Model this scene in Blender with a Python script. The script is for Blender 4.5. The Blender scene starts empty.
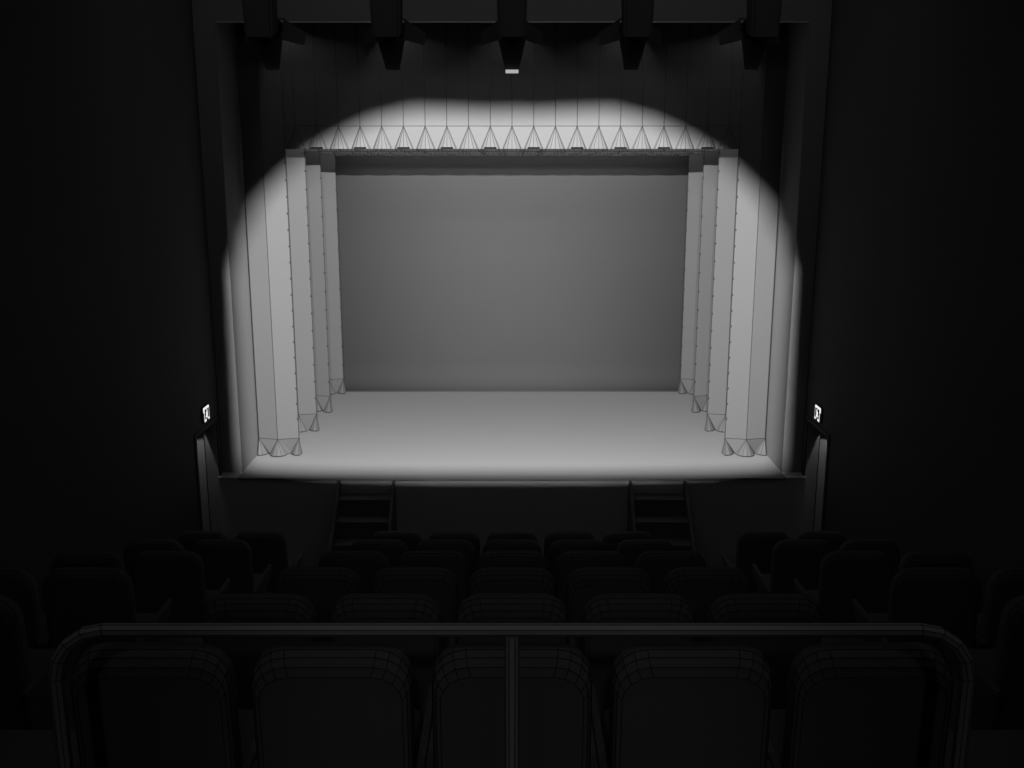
import bpy, bmesh, math
from mathutils import Vector, Matrix

C = bpy.context.scene.collection
SC = bpy.context.scene
PI = math.pi
F = 995.0
TH = math.atan(224 / 995)
CT, ST = math.cos(TH), math.sin(TH)

# ------------------------------------------------------------------ materials
def mat(name, col, rough=0.7, metal=0.0, spec=0.3, noise=0.0, scale=8.0, bump=0.0):
    m = bpy.data.materials.new(name); m.use_nodes = True
    nt = m.node_tree; b = nt.nodes['Principled BSDF']
    b.inputs['Roughness'].default_value = rough
    b.inputs['Metallic'].default_value = metal
    b.inputs['Specular IOR Level'].default_value = spec
    tc = nt.nodes.new('ShaderNodeTexCoord'); nz = nt.nodes.new('ShaderNodeTexNoise')
    nz.inputs['Scale'].default_value = scale; nz.inputs['Detail'].default_value = 3
    nt.links.new(tc.outputs['Object'], nz.inputs['Vector'])
    mx = nt.nodes.new('ShaderNodeMix'); mx.data_type = 'RGBA'
    mx.inputs[6].default_value = (col * (1 - noise), ) * 3 + (1,)
    mx.inputs[7].default_value = (min(1, col * (1 + noise)), ) * 3 + (1,)
    nt.links.new(nz.outputs['Fac'], mx.inputs[0]); nt.links.new(mx.outputs[2], b.inputs['Base Color'])
    if bump:
        bp = nt.nodes.new('ShaderNodeBump'); bp.inputs['Strength'].default_value = bump; bp.inputs['Distance'].default_value = .002
        nt.links.new(nz.outputs['Fac'], bp.inputs['Height']); nt.links.new(bp.outputs['Normal'], b.inputs['Normal'])
    return m

def emis(name, col, strength):
    m = bpy.data.materials.new(name); m.use_nodes = True
    nt = m.node_tree; b = nt.nodes['Principled BSDF']
    b.inputs['Base Color'].default_value = (col, col, col, 1)
    b.inputs['Emission Color'].default_value = (col, col, col, 1)
    b.inputs['Emission Strength'].default_value = strength
    return m

M = dict(
    body=mat('black_fixture_paint', .16, .8, spec=.05, noise=.1, scale=12),
    leg=mat('pale_leg_cloth', .12, .95, spec=.05, noise=.03, scale=30),
    curtain=mat('pale_curtain_cloth', .15, .95, spec=.05, noise=.03, scale=30),
    cyc=mat('cyclorama_cloth', .080, .95, spec=.05, noise=.02, scale=2),
    stage=mat('pale_stage_floor', .23, .8, spec=.1, noise=.02, scale=3),
    jamb=mat('pale_reveal_paint', .16, .9, spec=.05, noise=.02, scale=3),
    thread=mat('dark_seam_thread', .05, .9, spec=.05),
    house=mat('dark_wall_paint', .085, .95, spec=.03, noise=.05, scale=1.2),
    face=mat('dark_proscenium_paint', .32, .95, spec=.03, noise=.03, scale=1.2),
    front=mat('stage_front_paint', .60, .9, spec=.03, noise=.03, scale=2),
    floor=mat('dark_carpet', .16, .98, spec=.02, noise=.15, scale=60, bump=.3),
    fabric=mat('black_seat_fabric', .14, .95, spec=.03, noise=.06, scale=90, bump=.2),
    shell=mat('black_arm_laminate', .09, .8, spec=.1, noise=.1, scale=14),
    seam=mat('black_piping', .01, .9, spec=.02),
    rail=mat('brushed_rail_metal', .42, .55, metal=.2, spec=.3, noise=.05, scale=20),
    metal=mat('black_painted_metal', .03, .7, spec=.1, noise=.1, scale=12),
    steps=mat('dark_step_paint', .18, .9, spec=.05, noise=.05, scale=6),
    vest=mat('vestibule_plaster', .5, .95, spec=.03, noise=.03, scale=4),
)
M['sign'] = emis('lit_sign_face', .95, 1.0)
M['lens'] = mat('dark_glass', .02, .3)
M['tip_glow'] = emis('painted_tip_glow', .9, .45)  # glow standing in for lamplight on a barn door, no lamp itself

# ------------------------------------------------------------------ helpers
def link(name, bm, m, parent=None, loc=(0, 0, 0), rot=None, smooth=False):
    me = bpy.data.meshes.new(name)
    bmesh.ops.recalc_face_normals(bm, faces=bm.faces)
    bm.to_mesh(me); bm.free()
    me.materials.append(m)
    if smooth:
        for p in me.polygons: p.use_smooth = True
    o = bpy.data.objects.new(name, me); C.objects.link(o)
    o.location = loc
    if rot is not None: o.rotation_euler = rot
    if parent is not None: o.parent = parent
    return o

def tag(o, label, cat, group=None, kind=None):
    if label: o['label'] = label
    if cat: o['category'] = cat
    if group: o['group'] = group
    if kind: o['kind'] = kind
    return o

def empty(name, loc, rot=(0, 0, 0)):
    o = bpy.data.objects.new(name, None); C.objects.link(o)
    o.empty_display_size = .1; o.location = loc; o.rotation_euler = rot
    return o

def struct(name, bm, m, label=None):
    o = link(name, bm, m); o['kind'] = 'structure'
    if label: o['label'] = label
    return o

def box(bm, x0, x1, y0, y1, z0, z1, bev=0):
    r = bmesh.ops.create_cube(bm, size=1)
    vs = r['verts']
    for v in vs:
        v.co = Vector((x0 if v.co.x < 0 else x1, y0 if v.co.y < 0 else y1, z0 if v.co.z < 0 else z1))
    if bev:
        es = set(e for v in vs for e in v.link_edges)
        bmesh.ops.bevel(bm, geom=list(es), offset=bev, segments=2, affect='EDGES', profile=.5)
    return bm

def quad(bm, pts):
    bm.faces.new([bm.verts.new(p) for p in pts])

def tube(bm, pts, r, n=6, closed=False, cap=True, twist=0.0):
    pts = [Vector(p) for p in pts]
    N = len(pts); rings = []
    up = None
    for i, p in enumerate(pts):
        a = pts[i - 1] if (i > 0 or closed) else p
        b = pts[(i + 1) % N] if (i < N - 1 or closed) else p
        t1 = (p - a).normalized() if (p - a).length > 1e-9 else None
        t2 = (b - p).normalized() if (b - p).length > 1e-9 else None
        t = ((t1 or t2) + (t2 or t1)).normalized()
        if up is None:
            ref = Vector((0, 0, 1)) if abs(t.z) < .9 else Vector((0, 1, 0))
            up = (ref - t * ref.dot(t)).normalized()
        else:
            up = (up - t * up.dot(t)).normalized()
        s = t.cross(up)
        k = 1.0
        if t1 and t2:
            k = 1 / max(.5, math.sqrt(max(.25, (1 + t1.dot(t2)) / 2)))
        rr = r[i] if isinstance(r, (list, tuple)) else r
        rings.append([bm.verts.new(p + (up * math.cos(2 * PI * j / n + twist) + s * math.sin(2 * PI * j / n + twist)) * rr * (k if k < 1.3 else 1.3)) for j in range(n)])
    for i in range(N if closed else N - 1):
        A, B = rings[i], rings[(i + 1) % N]
        for j in range(n):
            bm.faces.new((A[j], A[(j + 1) % n], B[(j + 1) % n], B[j]))
    if cap and not closed:
        bm.faces.new(rings[0][::-1]); bm.faces.new(rings[-1])
    return rings

def line(bm, a, b, r=.004):
    tube(bm, [a, b], r, 4)

def dirpt(u, v, D):
    a = (u - 512) / F; b = (384 - v) / F
    return Vector((a * D, (CT + b * ST) * D, (b * CT - ST) * D))

# ------------------------------------------------------------------ the setting
WX = 3.70          # side walls
ZS = -3.90         # stage floor
ZF = -5.15         # flat auditorium floor
YF = 12.18         # proscenium face
YE = 11.94         # stage edge
JX = 3.45          # opening half width
ZO = 1.57          # opening head
ZC = 3.0           # ceiling
ROWY, ROWZ, PY, PZ = 3.05, -1.573, 1.337, .437
HC = 1.0           # chair height

# stepped auditorium floor: one tread per row
bm = bmesh.new()
prof = [(-2.6, ROWZ - HC)]
for k in range(6):
    z = ROWZ - HC - k * PZ
    ye = ROWY + k * PY + (1.09 if k < 5 else .80)
    prof.append((ye, z))
    prof.append((ye, z - PZ if k < 5 else ZF))
prof.append((YF + .2, ZF))
for i in range(len(prof) - 1):
    (y0, z0), (y1, z1) = prof[i], prof[i + 1]
    quad(bm, [(-WX - .2, y0, z0), (WX + .2, y0, z0), (WX + .2, y1, z1), (-WX - .2, y1, z1)])
n = len(prof)
top = [(y, z) for y, z in prof] + [(YF + .2, ZF - .4), (-2.6, ZF - .4)]
for sx in (-WX - .2, WX + .2):
    bm.faces.new([bm.verts.new((sx, y, z)) for y, z in top])
quad(bm, [(-WX - .2, -2.6, ZF - .4), (WX + .2, -2.6, ZF - .4), (WX + .2, YF + .2, ZF - .4), (-WX - .2, YF + .2, ZF - .4)])
bmesh.ops.remove_doubles(bm, verts=bm.verts, dist=1e-5)
struct('floor', bm, M['floor'], 'dark stepped auditorium floor')

# side walls with a door opening beside the proscenium
DY0, DY1 = 11.2, 12.02
DZ = -3.17
for sg, nm in ((-1, 'wall_left'), (1, 'wall_right')):
    bm = bmesh.new()
    a, b = sorted((sg * WX, sg * (WX + .15)))
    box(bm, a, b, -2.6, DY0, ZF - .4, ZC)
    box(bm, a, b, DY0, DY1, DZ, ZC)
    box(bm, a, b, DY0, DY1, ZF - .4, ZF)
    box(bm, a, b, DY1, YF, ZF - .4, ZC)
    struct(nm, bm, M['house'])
    # vestibule behind the door opening
    bm = bmesh.new()
    X0, X1 = sg * (WX + .15), sg * (WX + 1.6)
    quad(bm, [(X0, YF + .02, ZF), (X1, YF + .02, ZF), (X1, YF + .02, -2.6), (X0, YF + .02, -2.6)])
    quad(bm, [(X1, 10.8, ZF), (X1, YF + .02, ZF), (X1, YF + .02, -2.6), (X1, 10.8, -2.6)])
    quad(bm, [(X0, 10.8, ZF), (X1, 10.8, ZF), (X1, 10.8, -2.6), (X0, 10.8, -2.6)])
    quad(bm, [(X0, 10.8, -2.6), (X1, 10.8, -2.6), (X1, YF + .02, -2.6), (X0, YF + .02, -2.6)])
    quad(bm, [(X0, 10.8, ZF), (X1, 10.8, ZF), (X1, YF + .02, ZF), (X0, YF + .02, ZF)])
    struct('wall_vestibule_left' if sg < 0 else 'wall_vestibule_right', bm, M['vest'])
    # frame around the opening
    bm = bmesh.new()
    x0, x1 = sorted((sg * (WX - .015), sg * (WX + .165)))
    box(bm, x0, x1, DY0 - .05, DY0 + .001, ZF, DZ + .05)
    box(bm, x0, x1, DY1 - .001, DY1 + .05, ZF, DZ + .05)
    box(bm, x0, x1, DY0, DY1, DZ - .001, DZ + .05)
    struct('trim_1' if sg < 0 else 'trim_2', bm, M['house'])
    bm = bmesh.new()
    x0, x1 = sorted((sg * (WX + .002), sg * (WX + .15)))
    box(bm, x0, x1, DY1 - .006, DY1 - .0012, ZF, DZ - .002)
    struct('trim_4' if sg < 0 else 'trim_5', bm, M['vest'], 'pale lining of the door opening')
bm = bmesh.new(); box(bm, -WX - .2, WX + .2, -2.6, YF, ZC, ZC + .1); struct('ceiling', bm, M['house'])

# proscenium wall: face with the opening
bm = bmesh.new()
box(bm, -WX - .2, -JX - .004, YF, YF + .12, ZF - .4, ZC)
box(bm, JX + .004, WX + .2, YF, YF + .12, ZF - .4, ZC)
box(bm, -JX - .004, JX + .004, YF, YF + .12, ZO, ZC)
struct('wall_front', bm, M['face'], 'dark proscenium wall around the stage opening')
# the pale reveals / stage side walls behind it
for sg, nm in ((-1, 'wall_stage_left'), (1, 'wall_stage_right')):
    bm = bmesh.new(); a, b = sorted((sg * JX, sg * (JX + .1)))
    box(bm, a, b, YF + .0005, 17.3, ZS - .2, 3.0)
    struct(nm, bm, M['jamb'])
bm = bmesh.new(); box(bm, -JX - .2, JX + .2, YF + .121, 17.6, 3.0, 3.1); struct('ceiling_stage', bm, M['house'])

# stage floor and front
bm = bmesh.new()
box(bm, -JX, JX, YE, 17.6, ZS - .03, ZS)
struct('floor_stage', bm, M['stage'], 'pale stage floor')
bm = bmesh.new()
box(bm, -WX, WX, YE + .02, YF - .001, ZF, ZS - .0305)
struct('wall_stage_front', bm, M['front'], 'dark wall below the stage edge')
bm = bmesh.new()
for sg in (-1, 1):
    a, b = sorted((sg * (JX + .001), sg * WX)); box(bm, a, b, YE + .02, YF - .001, ZS - .03, ZS)
struct('trim_3', bm, M['front'])

# cyclorama with a coved foot
bm = bmesh.new()
pr = [(17.15, ZS + 6.2), (17.15, ZS + .45)]
R = .45
for i in range(1, 9):
    a = PI / 2 * i / 8
    pr.append((17.15 - R + R * math.cos(a), ZS + R - (R - .0015) * math.sin(a)))
prb = [(y + .03, z) for y, z in pr]
lf = [bm.verts.new((-JX + .005, y, z)) for y, z in pr]; rt = [bm.verts.new((JX - .005, y, z)) for y, z in pr]
for i in range(len(pr) - 1): bm.faces.new((lf[i], rt[i], rt[i + 1], lf[i + 1]))
cy = link('cyclorama', bm, M['cyc'], smooth=True)
tag(cy, 'plain grey cyclorama cloth closing the back of the stage', 'backdrop')
s = cy.modifiers.new('thick', 'SOLIDIFY'); s.thickness = .002; s.offset = 0

# ------------------------------------------------------------------ curtains
def curtain(nodes, hem, bottom, topz, m, bulge=.07, endk=.25):
    """nodes: [(x,y)] fold ridges; below the hem each ridge opens into a round pleat."""
    bm = bmesh.new(); sb = bmesh.new()
    n = len(nodes)
    rows = []
    zs = [topz, hem]
    tops = [bm.verts.new((x, y, topz)) for x, y in nodes]
    hems = [bm.verts.new((x, y, hem)) for x, y in nodes]
    for i in range(n - 1): bm.faces.new((tops[i], tops[i + 1], hems[i + 1], hems[i]))
    half = abs(nodes[1][0] - nodes[0][0]) / 2
    arcs = []
    for i, (x, y) in enumerate(nodes):
        arc = []
        for k in range(7):
            a = PI * k / 6
            dx = -half * .9 * math.cos(a)
            if (i == 0 and dx < 0) or (i == n - 1 and dx > 0): dx *= endk
            arc.append(bm.verts.new((x + dx, y + .03 - bulge * math.sin(a), bottom)))
        arcs.append(arc)
        for k in range(6): bm.faces.new((hems[i], arc[k], arc[k + 1]))
    for i in range(n - 1):
        bm.faces.new((hems[i], arcs[i][-1], arcs[i + 1][0]))
        bm.faces.new((hems[i], hems[i + 1], arcs[i + 1][0]))
    # seams
    e = .004
    for i, (x, y) in enumerate(nodes):
        line(sb, (x, y - e, topz), (x, y - e, hem), .0045)
        sb_k = (0, 1, 2, 3, 4, 5, 6)
        for k in sb_k:
            p = arcs[i][k].co
            line(sb, (x, y - e, hem), (p.x, p.y - e, p.z), .0026)
        for k in range(6):
            p, q = arcs[i][k].co, arcs[i][k + 1].co
            line(sb, (p.x, p.y - e, p.z), (q.x, q.y - e, q.z), .003)
        bmesh.ops.create_uvsphere(sb, u_segments=6, v_segments=4, radius=.013, matrix=Matrix.Translation((x, y - e, hem - .01)))
    for i in range(n - 1):
        line(sb, (nodes[i][0], nodes[i][1] - e, hem), (nodes[i + 1][0], nodes[i + 1][1] - e, hem), .0042)
    return bm, sb

def studs(sb, x, y, z0, z1, step):
    z = z0
    while z < z1:
        bmesh.ops.create_uvsphere(sb, u_segments=6, v_segments=4, radius=.015, matrix=Matrix.Translation((x, y - .012, z)))
        z += step

LEGS = [12.96, 14.16, 15.32, 16.55]
leg_names = ['widest and nearest of four', 'second from the front', 'third from the front', 'farthest from the front']
for k, y in enumerate(LEGS):
    for sg in (-1, 1):
        wob = [(.03, -.03, .03), (.02, -.03, .04), (-.03, .03, -.02), (.03, -.02, .03)][k]
        xs = [2.885, 3.16, 3.425]
        if k: xs = [2.875, 3.13, 3.385]
        nodes = [(sg * x, y + wob[j]) for j, x in enumerate(xs)]
        if sg > 0: pass
        else: nodes = nodes[::-1]
        bm, sb = curtain(nodes, ZS + (.225 if k == 0 else .26), ZS + .015, 1.95, M['curtain'], bulge=.13 if k == 0 else .09)
        # the leading edge turns back so the leg has depth
        q = [bm.verts.new(p) for p in ((sg * xs[0], y + wob[0], ZS + .26), (sg * xs[0], y + wob[0], 1.95), (sg * (xs[0] + .03), y + wob[0] + .10, 1.95), (sg * (xs[0] + .03), y + wob[0] + .10, ZS + .26))]
        bm.faces.new(q)
        o = link('stage_leg_curtain', bm, M['leg'])
        tag(o, 'pale pleated leg curtain, %s, on the %s of the stage' % (leg_names[k], 'left' if sg < 0 else 'right'), 'curtain')
        so = o.modifiers.new('thick', 'SOLIDIFY'); so.thickness = .006; so.offset = 1 if False else 0
        studs(sb, sg * xs[0], y + wob[0], ZS + .5, 1.2, [.21, .25, .285, .325][k])
        link('seams', sb, M['thread'], o)['label'] = 'dark stitched seams and eyelets'
        bm = bmesh.new(); x0, x1 = sorted((sg * 2.8, sg * 3.445))
        tube(bm, [(x0, y + .03, 1.965), (x1, y + .03, 1.965)], .02, 8)
        link('curtain_batten', bm, M['metal'], o)

# borders (valances)
BZ = [(13.12, 149.0, 126.0), (14.42, 151.5, 131), (15.58, 154.0, 136), (16.82, 155.8, 141)]
def z_at(y, v):
    b = (384 - v) / F
    return y * (b * CT - ST) / (CT + b * ST)
bn = ['front border curtain lit brightly at the top of the stage opening', 'second border curtain just behind the front one',
      'third border curtain from the front, hung above mid stage', 'rearmost border curtain nearest the backdrop']
for k, (y, vb, vh) in enumerate(BZ):
    zb, zh = z_at(y, vb), z_at(y, vh)
    sp = 21.6 * (y * CT - zb * ST) / F if k == 0 else .29
    nmax = int(3.38 / sp)
    nodes = [(i * sp, y + (.0 if k == 0 else .02 * math.sin(i * 2.1))) for i in range(-nmax, nmax + 1)]
    bm, sb = curtain(nodes, zh, zb, 2.2 if k == 0 else 2.3, M['curtain'], bulge=.06)
    o = link('border_curtain', bm, M['curtain'])
    tag(o, 'pale pleated ' + bn[k], 'curtain')
    so = o.modifiers.new('thick', 'SOLIDIFY'); so.thickness = .006; so.offset = 0
    link('seams', sb, M['thread'], o)['label'] = 'dark stitched seams'
    bm = bmesh.new(); tube(bm, [(-3.43, y + .03, 2.25), (3.43, y + .03, 2.25)], .025, 8)
    link('curtain_batten', bm, M['metal'], o)
    if k == 0:
        for i in range(-nmax, nmax + 1):
            if i % 2:
                x = i * sp; bm = bmesh.new()
                box(bm, x - .077, x + .077, y - .062, y - .052, zb + .004, zb + .024, .002)
                link('hem_weight', bm, M['seam'], o)

# ------------------------------------------------------------------ theatre chairs
def ring(y, it, isd, w=.533, z1=HC, z0=.30, R=.115, seg=4):
    """outline of the backrest at depth y; top inset it, side inset isd"""
    hw = w / 2 - isd; zt = z1 - it; r = R - isd * .5
    rz = R * 1.0 - it * .35
    pts = [(-hw, y, z0)]
    for i in range(seg + 1):
        a = PI - PI / 2 * i / seg
        pts.append((-hw + r + r * math.cos(a), y, zt - rz + rz * math.sin(a)))
    for i in range(seg + 1):
        a = PI / 2 - PI / 2 * i / seg
        pts.append((hw - r + r * math.cos(a), y, zt - rz + rz * math.sin(a)))
    pts.append((hw, y, z0))
    return pts

def tilt(p, hz=.42, k=.04):
    x, y, z = p
    return (x, y - (z - hz) * k, z)

def make_chair():
    root = empty('theatre_chair', (0, 0, 0))
    spec = [(-.055, .085, .030), (-.050, .050, .014), (-.036, .022, .004), (-.012, .005, 0), (.030, .0, 0), (.058, .020, .010), (.066, .05, .03)]
    bm = bmesh.new(); R_ = [[tilt(p) for p in ring(*s)] for s in spec]
    V = [[bm.verts.new(p) for p in r] for r in R_]
    n = len(V[0])
    for i in range(len(V) - 1):
        for j in range(n):
            bm.faces.new((V[i][j], V[i][(j + 1) % n], V[i + 1][(j + 1) % n], V[i + 1][j]))
    bm.faces.new(V[0][::-1]); bm.faces.new(V[-1])
    back = link('backrest', bm, M['fabric'], root)
    sb = bmesh.new()
    for i in (0, 1, 2, 3):
        tube(sb, [Vector(p) + Vector((0, -.001, .0)) for p in R_[i]], .0012, 4)
    for j in (1, 2, 3, 4, 5, 6, 7, 8, 9, 10):
        for i in range(3):
            line(sb, R_[i][j], R_[i + 1][j], .0012)
    link('piping', sb, M['seam'], back)
    # seat cushion
    bm = bmesh.new(); box(bm, -.245, .245, .075, .52, .36, .46, .03)
    link('seat', bm, M['fabric'], root)
    bm = bmesh.new(); box(bm, -.20, .20, .10, .46, .325, .36, .008)
    link('seat_pan', bm, M['shell'], root)
    # arm standards at both sides: post, foot and arm pad
    for sx in (-1, 1):
        a, b = sorted((sx * .2685, sx * .2985))
        bm = bmesh.new()
        prof_ = [(-.06, 0), (.40, 0), (.40, .03), (.12, .08), (.10, .30), (.50, .44), (.56, .50), (-.075, .50), (-.075, .40), (-.02, .08), (-.06, .03)]
        va = [bm.verts.new((a + .003, y, z)) for y, z in prof_]; vb = [bm.verts.new((b - .003, y, z)) for y, z in prof_]
        bm.faces.new(va); bm.faces.new(vb[::-1])
        for i in range(len(prof_)):
            j = (i + 1) % len(prof_); bm.faces.new((va[i], va[j], vb[j], vb[i]))
        p = link('arm_panel', bm, M['shell'], root)
        bm = bmesh.new(); box(bm, a, b, -.08, .56, .501, .535, .006)
        link('arm_pad', bm, M['fabric'], p)
    return root

proto = make_chair()
used = [False]
def copy_tree(o, parent=None):
    c = o.copy(); C.objects.link(c); c.parent = parent
    for ch in list(o.children): copy_tree(ch, c)
    return c

colw = ['leftmost', 'second from left', 'middle', 'second from right', 'rightmost']
roww = ['in the row right behind the handrail', 'in the second row from the handrail', 'in the third row from the handrail',
        'in the fourth row from the handrail', 'in the fifth row from the handrail', 'in the row nearest the stage']
def place(x, k, label, group):
    if used[0]: o = copy_tree(proto)
    else: o = proto; used[0] = True
    o.location = (x, ROWY + k * PY + .0, ROWZ - HC - k * PZ)
    tag(o, label, 'chair', group)

for k in range(6):
    for c_ in range(5):
        place((c_ - 2) * .6, k, 'dark theatre chair, %s of five %s' % (colw[c_], roww[k]), 'centre block of theatre chairs')
for k in range(1, 6):
    for sg in (-1, 1):
        for q in (0, 1):
            if k == 1 and q == 1: continue
            place(sg * (2.61 + .6 * q), k, '%s chair of the %s side block %s' % (
                'dark aisle-side' if q == 0 else 'dark wall-side', 'left' if sg < 0 else 'right', roww[k]), 'side blocks of theatre chairs')

# ------------------------------------------------------------------ handrail
root = empty('handrail', (0, 2.55, ROWZ - HC))
tag(root, 'grey metal handrail with rounded ends and one centre post behind the nearest chairs', 'handrail')
zr = -1.336; base = ROWZ - HC
DR = 2.9
yr = (DR + zr * ST) / CT
root.location = (0, yr, base)
zt = zr - base
hx = 1.345; rc = .155
def arcpts(s, h):
    pts = []
    for i in range(5):
        a = PI / 2 * i / 4
        pts.append((s * (hx - rc + rc * math.cos(a)), 0, h - rc + rc * math.sin(a)))
    return pts
L = [(-hx, 0, .012)] + arcpts(-1, zt)
Rr = list(reversed([(hx, 0, .012)] + arcpts(1, zt)))
path = L + Rr
bm = bmesh.new(); rings = tube(bm, path, .0205, 8, twist=PI / 8)
RC = [[v.co.copy() for v in r] for r in rings]
railo = link('rail_tube', bm, M['rail'], root)
sb = bmesh.new()
for j in range(8):
    for i in range(len(RC) - 1): line(sb, RC[i][j], RC[i + 1][j], .0011)
for r in RC[1:-1]:
    tube(sb, r, .0011, 4, closed=True)
link('edge_lines', sb, M['seam'], railo)
bm = bmesh.new(); tube(bm, [(0, 0, .012), (0, 0, zt - .019)], .021, 8, twist=PI / 8)
po = link('post', bm, M['rail'], root)
sb = bmesh.new()
for j in range(8):
    a = 2 * PI * j / 8 + PI / 8
    line(sb, (.021 * math.cos(a), .021 * math.sin(a), .012), (.021 * math.cos(a), .021 * math.sin(a), zt - .02), .0011)
link('edge_lines', sb, M['seam'], po)
for x in (-hx, 0, hx):
    bm = bmesh.new(); tube(bm, [(x, 0, 0), (x, 0, .012)], .055, 16)
    link('floor_flange', bm, M['rail'], root)

# ------------------------------------------------------------------ stage steps
def steps(cx, label):
    root = empty('stage_steps', (cx, YE + .019, ZF)); tag(root, label, 'steps')
    H = ZS - ZF; n = 6; rise = H / n; run = .235; hw = .325
    for i in range(1, n):
        bm = bmesh.new(); y0 = -run * (n - i); box(bm, -hw, hw, y0, y0 + run - .001 if i < n - 1 else -.002, i * rise - .035, i * rise, .004)
        link('tread', bm, M['steps'], root)
        bm = bmesh.new(); box(bm, -hw, hw, y0 + .015, y0 + .03, (i - 1) * rise + .0005, i * rise - .0355)
        link('riser', bm, M['steps'], root)
    for s in (-1, 1):
        a, b = sorted((s * (hw + .001), s * (hw + .036)))
        bm = bmesh.new()
        pf = [(-.002, 0), (-.002, H - .035), (-.06, H - .035), (-run * n + .10, rise + .05), (-run * n + .10, 0)]
        va = [bm.verts.new((a, y, z)) for y, z in pf]; vb = [bm.verts.new((b, y, z)) for y, z in pf]
        bm.faces.new(va); bm.faces.new(vb[::-1])
        for i in range(len(pf)):
            j = (i + 1) % len(pf); bm.faces.new((va[i], va[j], vb[j], vb[i]))
        link('side_panel', bm, M['steps'], root)
steps(-1.83, 'dark steps up to the left part of the stage edge')
steps(1.83, 'dark steps up to the right part of the stage edge')

# ------------------------------------------------------------------ exit signs
def exit_sign(sg):
    D = 10.9
    yc = 11.62; zc = z_at(yc, 413) + .0
    p = dirpt(206 if sg < 0 else 818, 413.5, 1)
    # the ray to the sign meets the side wall
    t = (WX - .02) / abs(p.x); P = p * t
    root = empty('exit_sign', (sg * WX, P.y, P.z))
    tag(root, 'small white lit sign with a running figure above the %s side door' % ('left' if sg < 0 else 'right'), 'sign')
    w, h = .20, .17
    def bx(y0, y1, z0, z1, d0=.0, d1=.03):
        b = bmesh.new(); a, c = sorted((-sg * d0, -sg * d1)); box(b, a, c, y0, y1, z0, z1); return b
    link('housing', bx(-w / 2 - .012, w / 2 + .012, -h / 2 - .012, h / 2 + .012, .0, .02), M['metal'], root)
    face = link('sign_face', bx(-w / 2, w / 2, -h / 2, h / 2, .0201, .028), M['sign'], root)
    # pictogram: dark doorway and a white running figure
    bm = bmesh.new()
    def poly(pts, d0=.0281, d1=.030):
        va = [bm.verts.new((-sg * d0, y, z)) for y, z in pts]; vb = [bm.verts.new((-sg * d1, y, z)) for y, z in pts]
        bm.faces.new(va); bm.faces.new(vb[::-1])
        for i in range(len(pts)):
            j = (i + 1) % len(pts); bm.faces.new((va[i], va[j], vb[j], vb[i]))
    poly([(-.075, -.055), (.085, -.055), (.085, .06), (-.075, .06)])
    poly([(-.13, -.085), (-.098, -.085), (-.098, .03), (-.13, .03)])
    poly([(-.02, -.085), (.05, -.085), (.05, -.06), (-.02, -.06)])
    link('doorway_mark', bm, M['seam'], root)
    bm = bmesh.new()
    a, b = -sg * .0301, -sg * .0325
    def seg(p, q, r):
        tube(bm, [(-sg * .031, p[0], p[1]), (-sg * .031, q[0], q[1])], r, 6)
    seg((.0, .042), (.004, .043), .011)
    seg((.0, .028), (-.012, -.005), .010)
    seg((-.012, -.005), (.02, -.022), .007); seg((.02, -.022), (.012, -.05), .006)
    seg((-.012, -.005), (-.03, -.03), .007); seg((-.03, -.03), (-.055, -.03), .006)
    seg((.0, .022), (.025, .008), .005); seg((.0, .022), (-.03, .012), .005)
    link('running_figure', bm, M['sign'], root)
exit_sign(-1); exit_sign(1)

# ------------------------------------------------------------------ spotlights
pipe = bmesh.new()
DL = 6.0
SCL = .67
def lampos(px, v=33):
    return dirpt(512 + px, v, DL)
Y0 = lampos(0).y; Z0 = lampos(0).z
ZP = Z0 + .76; YP = Y0 - .215
tube(pipe, [(-2.6, YP, ZP), (2.6, YP, ZP)], .025, 12)
pp = link('lighting_pipe', pipe, M['metal'])
tag(pp, 'horizontal black pipe that carries the row of stage spotlights', 'pipe')
for x in (-2.2, 2.2):
    bm = bmesh.new(); tube(bm, [(x, YP, ZP + .026), (x, YP, ZC)], .012, 8); link('hanger', bm, M['metal'], pp)

# where the framed pool of light ends on the stage (x, y, z in metres, left half, top to bottom)
POOL = [(0.000, 13.050, 0.601), (-0.137, 13.050, 0.595), (-0.274, 13.050, 0.589), (-0.523, 13.050, 0.601), (-0.772, 13.050, 0.614), (-1.021, 13.050, 0.620), (-1.271, 13.050, 0.626), (-1.521, 13.050, 0.565), (-1.772, 13.050, 0.504), (-1.962, 13.050, 0.418), (-2.153, 13.050, 0.332), (-2.345, 13.050, 0.227), (-2.537, 13.050, 0.122), (-2.697, 13.005, -0.003), (-2.857, 12.960, -0.127), (-3.021, 12.960, -0.277), (-3.186, 12.960, -0.427), (-3.268, 12.960, -0.534), (-3.350, 12.960, -0.641), (-3.398, 12.934, -0.823), (-3.450, 12.727, -0.928), (-3.450, 12.609, -1.138), (-3.450, 12.340, -1.346), (-3.450, 12.340, -1.648), (-3.450, 12.340, -1.948), (-3.450, 12.340, -2.315), (-3.450, 12.340, -2.691), (-3.450, 12.340, -3.013), (-3.450, 12.340, -3.340), (-3.450, 12.340, -3.615), (-3.445, 12.362, -3.900), (-3.070, 12.299, -3.900), (-2.699, 12.237, -3.900), (-2.377, 12.216, -3.900), (-2.056, 12.195, -3.900), (-1.546, 12.175, -3.900), (-1.037, 12.154, -3.900), (-0.519, 12.154, -3.900), (0.000, 12.154, -3.900)]
POOL = POOL + [(-x, y, z) for x, y, z in reversed(POOL[1:-1])]
MASK_DIST = .12
lamps = [(-240, 32.0, 5.0), (-119.5, 32.0, 2.5), (0, 32.0, 0), (119.5, 32.0, -2.5), (240, 32.0, -5.0)]
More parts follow.
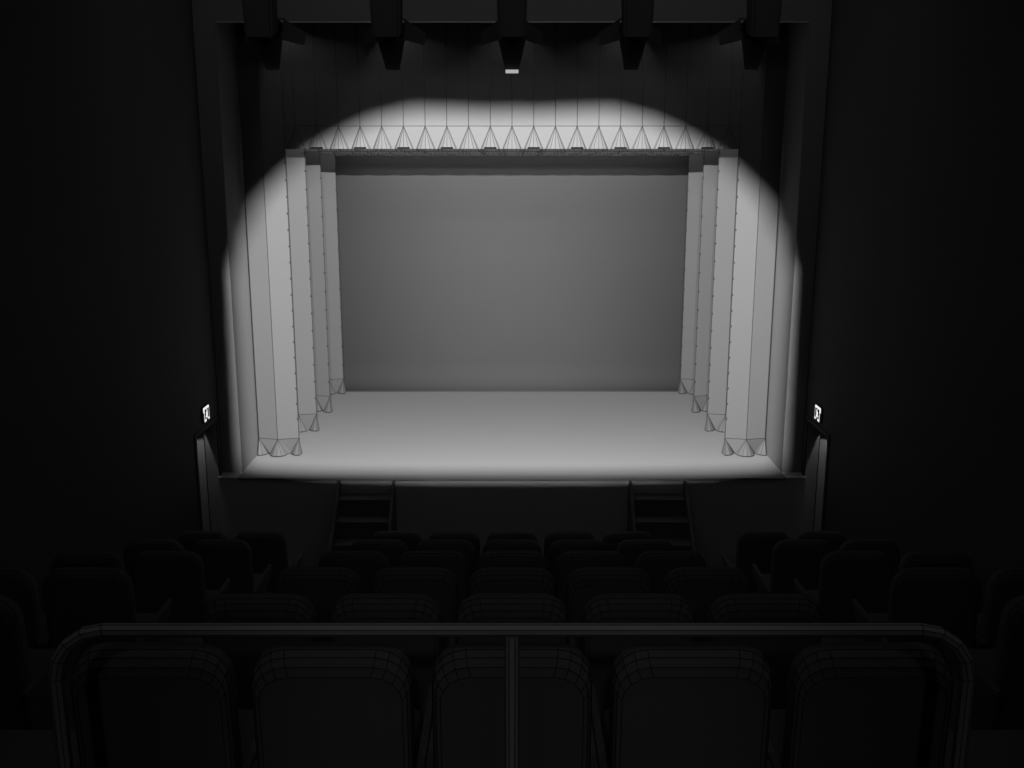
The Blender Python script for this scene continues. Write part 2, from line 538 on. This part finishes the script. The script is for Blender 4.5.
lname = ['leftmost of the five black stage spotlights under the ceiling', 'second from the left of the five black stage spotlights under the ceiling',
         'middle one of the five black stage spotlights, with a strip of painted lamplight at its lower tip',
         'second from the right of the five black stage spotlights under the ceiling', 'rightmost of the five black stage spotlights under the ceiling']
POWER = 1480.0
SOFT = .0026
for (px, pit, yaw), lb in zip(lamps, lname):
    P = lampos(px)
    root = empty('stage_spotlight', P, (0, 0, math.radians(-yaw)))
    tag(root, lb, 'spotlight', 'stage spotlights')
    root.scale = (SCL,) * 3
    # local frame: +Y is the beam, origin at the pool mask
    inv = (Matrix.Translation(P) @ Matrix.Rotation(math.radians(-yaw), 4, 'Z') @ Matrix.Rotation(math.radians(-pit), 4, 'X') @ Matrix.Scale(SCL, 4)).inverted()
    src = Vector((0, -MASK_DIST - .0135, 0)); srcw = inv.inverted() @ src
    RX = Matrix.Rotation(math.radians(-pit), 4, 'X')
    def lathe(prof_, n=20, cap=True):
        bm = bmesh.new(); rs = []
        for y, r in prof_:
            rs.append([bm.verts.new((r * math.cos(2 * PI * j / n), y, r * math.sin(2 * PI * j / n))) for j in range(n)])
        for i in range(len(rs) - 1):
            for j in range(n): bm.faces.new((rs[i][j], rs[i][(j + 1) % n], rs[i + 1][(j + 1) % n], rs[i + 1][j]))
        if cap:
            bm.faces.new(rs[0][::-1]); bm.faces.new(rs[-1])
        bmesh.ops.transform(bm, matrix=RX, verts=bm.verts)
        return bm
    bd = link('lens_tube', lathe([(-.26, .06), (-.25, .10), (-.06, .104), (-.045, .122), (-.012, .122), (-.012, .116), (-.06, .10), (-.20, .095)]), M['metal'], root)
    bm = bmesh.new()
    HB = [(-.12, -.38, -.10), (.12, -.38, -.10), (.12, -.19, -.03), (-.12, -.19, -.03)]
    HT = [(-.155, -.44, .86), (.155, -.44, .86), (.155, -.20, .86), (-.155, -.20, .86)]
    va = [bm.verts.new(p) for p in HB]; vb = [bm.verts.new(p) for p in HT]
    bm.faces.new(va); bm.faces.new(vb[::-1])
    for q in range(4): bm.faces.new((va[q], va[(q + 1) % 4], vb[(q + 1) % 4], vb[q]))
    bmesh.ops.bevel(bm, geom=list(bm.edges), offset=.022, segments=2, affect='EDGES')
    hs = link('housing', bm, M['body'], root)
    bm = bmesh.new()
    for q in range(5): box(bm, -.09, .09, -.452 + .0, -.425, .30 + q * .06, .325 + q * .06, .004)
    link('cooling_fins', bm, M['metal'], hs)
    link('lamp_reflector', lathe([(-.196, .09), (-.18, .06)]), M['lens'], bd)
    hole = []
    for q in POOL:
        w_ = inv @ Vector(q) - src
        hole.append(src + w_ * ((MASK_DIST) / w_.y))
    # unseen plate added to shape the light pool, its outline cut as the hole
    bm = bmesh.new(); NH = len(hole); cxh = sum(h.x for h in hole) / NH; czh = sum(h.z for h in hole) / NH
    for off in (0, .001):
        A = [bm.verts.new((h.x, h.y + off, h.z)) for h in hole]
        Bv = []
        for h in hole:
            a_ = math.atan2(h.z - czh, h.x - cxh)
            d_ = Vector((math.cos(a_), 0, math.sin(a_))); c0 = Vector((cxh, 0, czh))
            bq = c0.dot(d_); tt = -bq + math.sqrt(bq * bq - c0.dot(c0) + .1215 ** 2)
            e_ = c0 + d_ * tt
            Bv.append(bm.verts.new((e_.x, h.y + off, e_.z)))
        for k in range(NH): bm.faces.new((A[k], A[(k + 1) % NH], Bv[(k + 1) % NH], Bv[k]))
    bmesh.ops.transform(bm, matrix=RX, verts=bm.verts)
    link('pool_mask', bm, M['metal'], bd)
    # barn doors
    def leaf(ang, spl, w0, w1, ln):
        b = bmesh.new()
        s, c = math.sin(math.radians(spl)), math.cos(math.radians(spl))
        d = Vector((0, c, s)); nn = Vector((0, -s, c)) * .003
        o0 = Vector((0, -.05, .108))
        pts = [o0 + Vector((-w0, 0, 0)), o0 + Vector((w0, 0, 0)), o0 + d * ln + Vector((w1, 0, 0)), o0 + d * ln + Vector((-w1, 0, 0))]
        rot = Matrix.Rotation(ang, 4, 'Y')
        va = [b.verts.new(rot @ (p + nn)) for p in pts]; vb = [b.verts.new(rot @ (p - nn)) for p in pts]
        b.faces.new(va); b.faces.new(vb[::-1])
        for i in range(4):
            j = (i + 1) % 4; b.faces.new((va[i], va[j], vb[j], vb[i]))
        bmesh.ops.transform(b, matrix=RX, verts=b.verts)
        return link('barn_door', b, M['body'], root)
    leaf(0, 42, .12, .07, .17)
    lo = leaf(PI, 42, .125, .06, .265)
    leaf(PI / 2, 52, .11, .07, .22); leaf(-PI / 2, 52, .11, .07, .22)
    if px == 0:  # strip made to glow in place of lamplight on the leaf
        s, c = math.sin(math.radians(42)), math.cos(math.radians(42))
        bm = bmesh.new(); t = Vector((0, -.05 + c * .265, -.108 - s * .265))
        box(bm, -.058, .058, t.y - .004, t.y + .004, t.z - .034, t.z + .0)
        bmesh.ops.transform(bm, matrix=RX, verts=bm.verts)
        o = link('tip_strip', bm, M['tip_glow'], lo); o['label'] = 'strip with painted lamplight along the tip of the lower barn door'
    # yoke and clamp
    winv = (Matrix.Translation(P) @ Matrix.Rotation(math.radians(-yaw), 4, 'Z') @ Matrix.Scale(SCL, 4)).inverted()
    w_top = winv @ Vector((P.x - .22 * math.sin(math.radians(yaw)), YP, ZP - .042))
    piv = Vector((0, -.32, .62)); ztop = w_top.z - .06
    bm = bmesh.new()
    tube(bm, [piv + Vector((-.146, 0, 0)), piv + Vector((-.185, 0, 0)), Vector((-.185, -.32, ztop)), Vector((.185, -.32, ztop)), piv + Vector((.185, 0, 0)), piv + Vector((.146, 0, 0))], .012, 6)
    yk = link('yoke', bm, M['metal'], root)
    bm = bmesh.new(); box(bm, -.03, .03, -.36, -.28, ztop + .013, w_top.z, .004)
    link('pipe_clamp', bm, M['metal'], yk)
    ld = bpy.data.lights.new('stage_lamp', 'SPOT'); ld.energy = POWER
    ld.spot_size = math.radians(110); ld.spot_blend = .0; ld.shadow_soft_size = SOFT
    lo_ = bpy.data.objects.new('stage_lamp', ld); C.objects.link(lo_)
    a, b = math.radians(pit), math.radians(yaw)
    d = Vector((math.sin(b) * math.cos(a), math.cos(b) * math.cos(a), -math.sin(a)))
    lo_.location = srcw
    lo_.rotation_euler = d.to_track_quat('-Z', 'Y').to_euler()

# ------------------------------------------------------------------ house lamps and added fill lights
WASH = 6.0
def spot(name, loc, target, e, size, blend, soft=.05):
    ld = bpy.data.lights.new(name, 'SPOT'); ld.energy = e; ld.spot_size = math.radians(size); ld.spot_blend = blend; ld.shadow_soft_size = soft
    o = bpy.data.objects.new(name, ld); C.objects.link(o); o.location = loc
    o.rotation_euler = (Vector(target) - Vector(loc)).to_track_quat('-Z', 'Y').to_euler()
for bx_, be in ((-1.0, 10.0), (0, 21.0), (1.0, 10.0)):
    spot('booth_lamp', (bx_ * .9, -1.0, .86), (bx_, 3.0, -2.15), be, 30, 1.0, .06)
for sg in (-1, 1):
    spot('vestibule_lamp', (sg * 3.985, 11.90, -3.0), (sg * 3.93, 12.19, -4.1), 5.0, 38, .3, .01)

def strip(name, y, z, deg, e, sx=6.0, sy=.3):
    ld = bpy.data.lights.new(name, 'AREA'); ld.shape = 'RECTANGLE'; ld.size = sx; ld.size_y = sy; ld.energy = e
    o = bpy.data.objects.new(name, ld); C.objects.link(o); o.location = (0, y, z)
    o.rotation_euler = (math.radians(deg), 0, 0)
strip('face_fill', 9.8, 2.9, 34, 5.0, 6.4, .5)  # added fill without a fixture, lifts the proscenium face
strip('stall_fill', 2.6, 2.9, 60, 8.0, 6.4, .5)  # added fill without a fixture, brightens the chair backs
# unseen fill strips added behind the border curtains to lift their shadow
strip('border_fill', 13.5, .62, 82, 22, 6.0, .06)
strip('border_fill', 14.8, .60, 82, 22, 6.0, .06)
strip('border_fill', 15.95, .58, 82, 22, 6.0, .06)
strip('border_fill', 16.91, .66, 50, 13, 6.0, .06)
# haze in the air of the whole hall
w = bpy.data.worlds.new('World'); SC.world = w; w.use_nodes = True
nt = w.node_tree; bg = nt.nodes['Background']; bg.inputs[0].default_value = (0, 0, 0, 1); bg.inputs[1].default_value = 0
vs = nt.nodes.new('ShaderNodeVolumeScatter'); vs.inputs['Density'].default_value = .0004; vs.inputs['Anisotropy'].default_value = .0
nt.links.new(vs.outputs[0], nt.nodes['World Output'].inputs['Volume'])

# ------------------------------------------------------------------ camera
cd = bpy.data.cameras.new('camera'); cam = bpy.data.objects.new('camera', cd); C.objects.link(cam)
cd.sensor_width = 36; cd.lens = 36 * F / 1024; cd.clip_start = .02
cam.location = (0, 0, 0); cam.rotation_euler = (PI / 2 - TH, 0, 0)
SC.camera = cam
SC.view_settings.view_transform = 'Standard'; SC.view_settings.look = 'None'
SC.view_settings.gamma = 1; SC.view_settings.exposure = 0; SC.view_settings.use_curve_mapping = False
SC.cycles.volume_bounces = 2
SC.cycles.max_bounces = 8; SC.cycles.diffuse_bounces = 6
SC.cycles.sample_clamp_indirect = 3
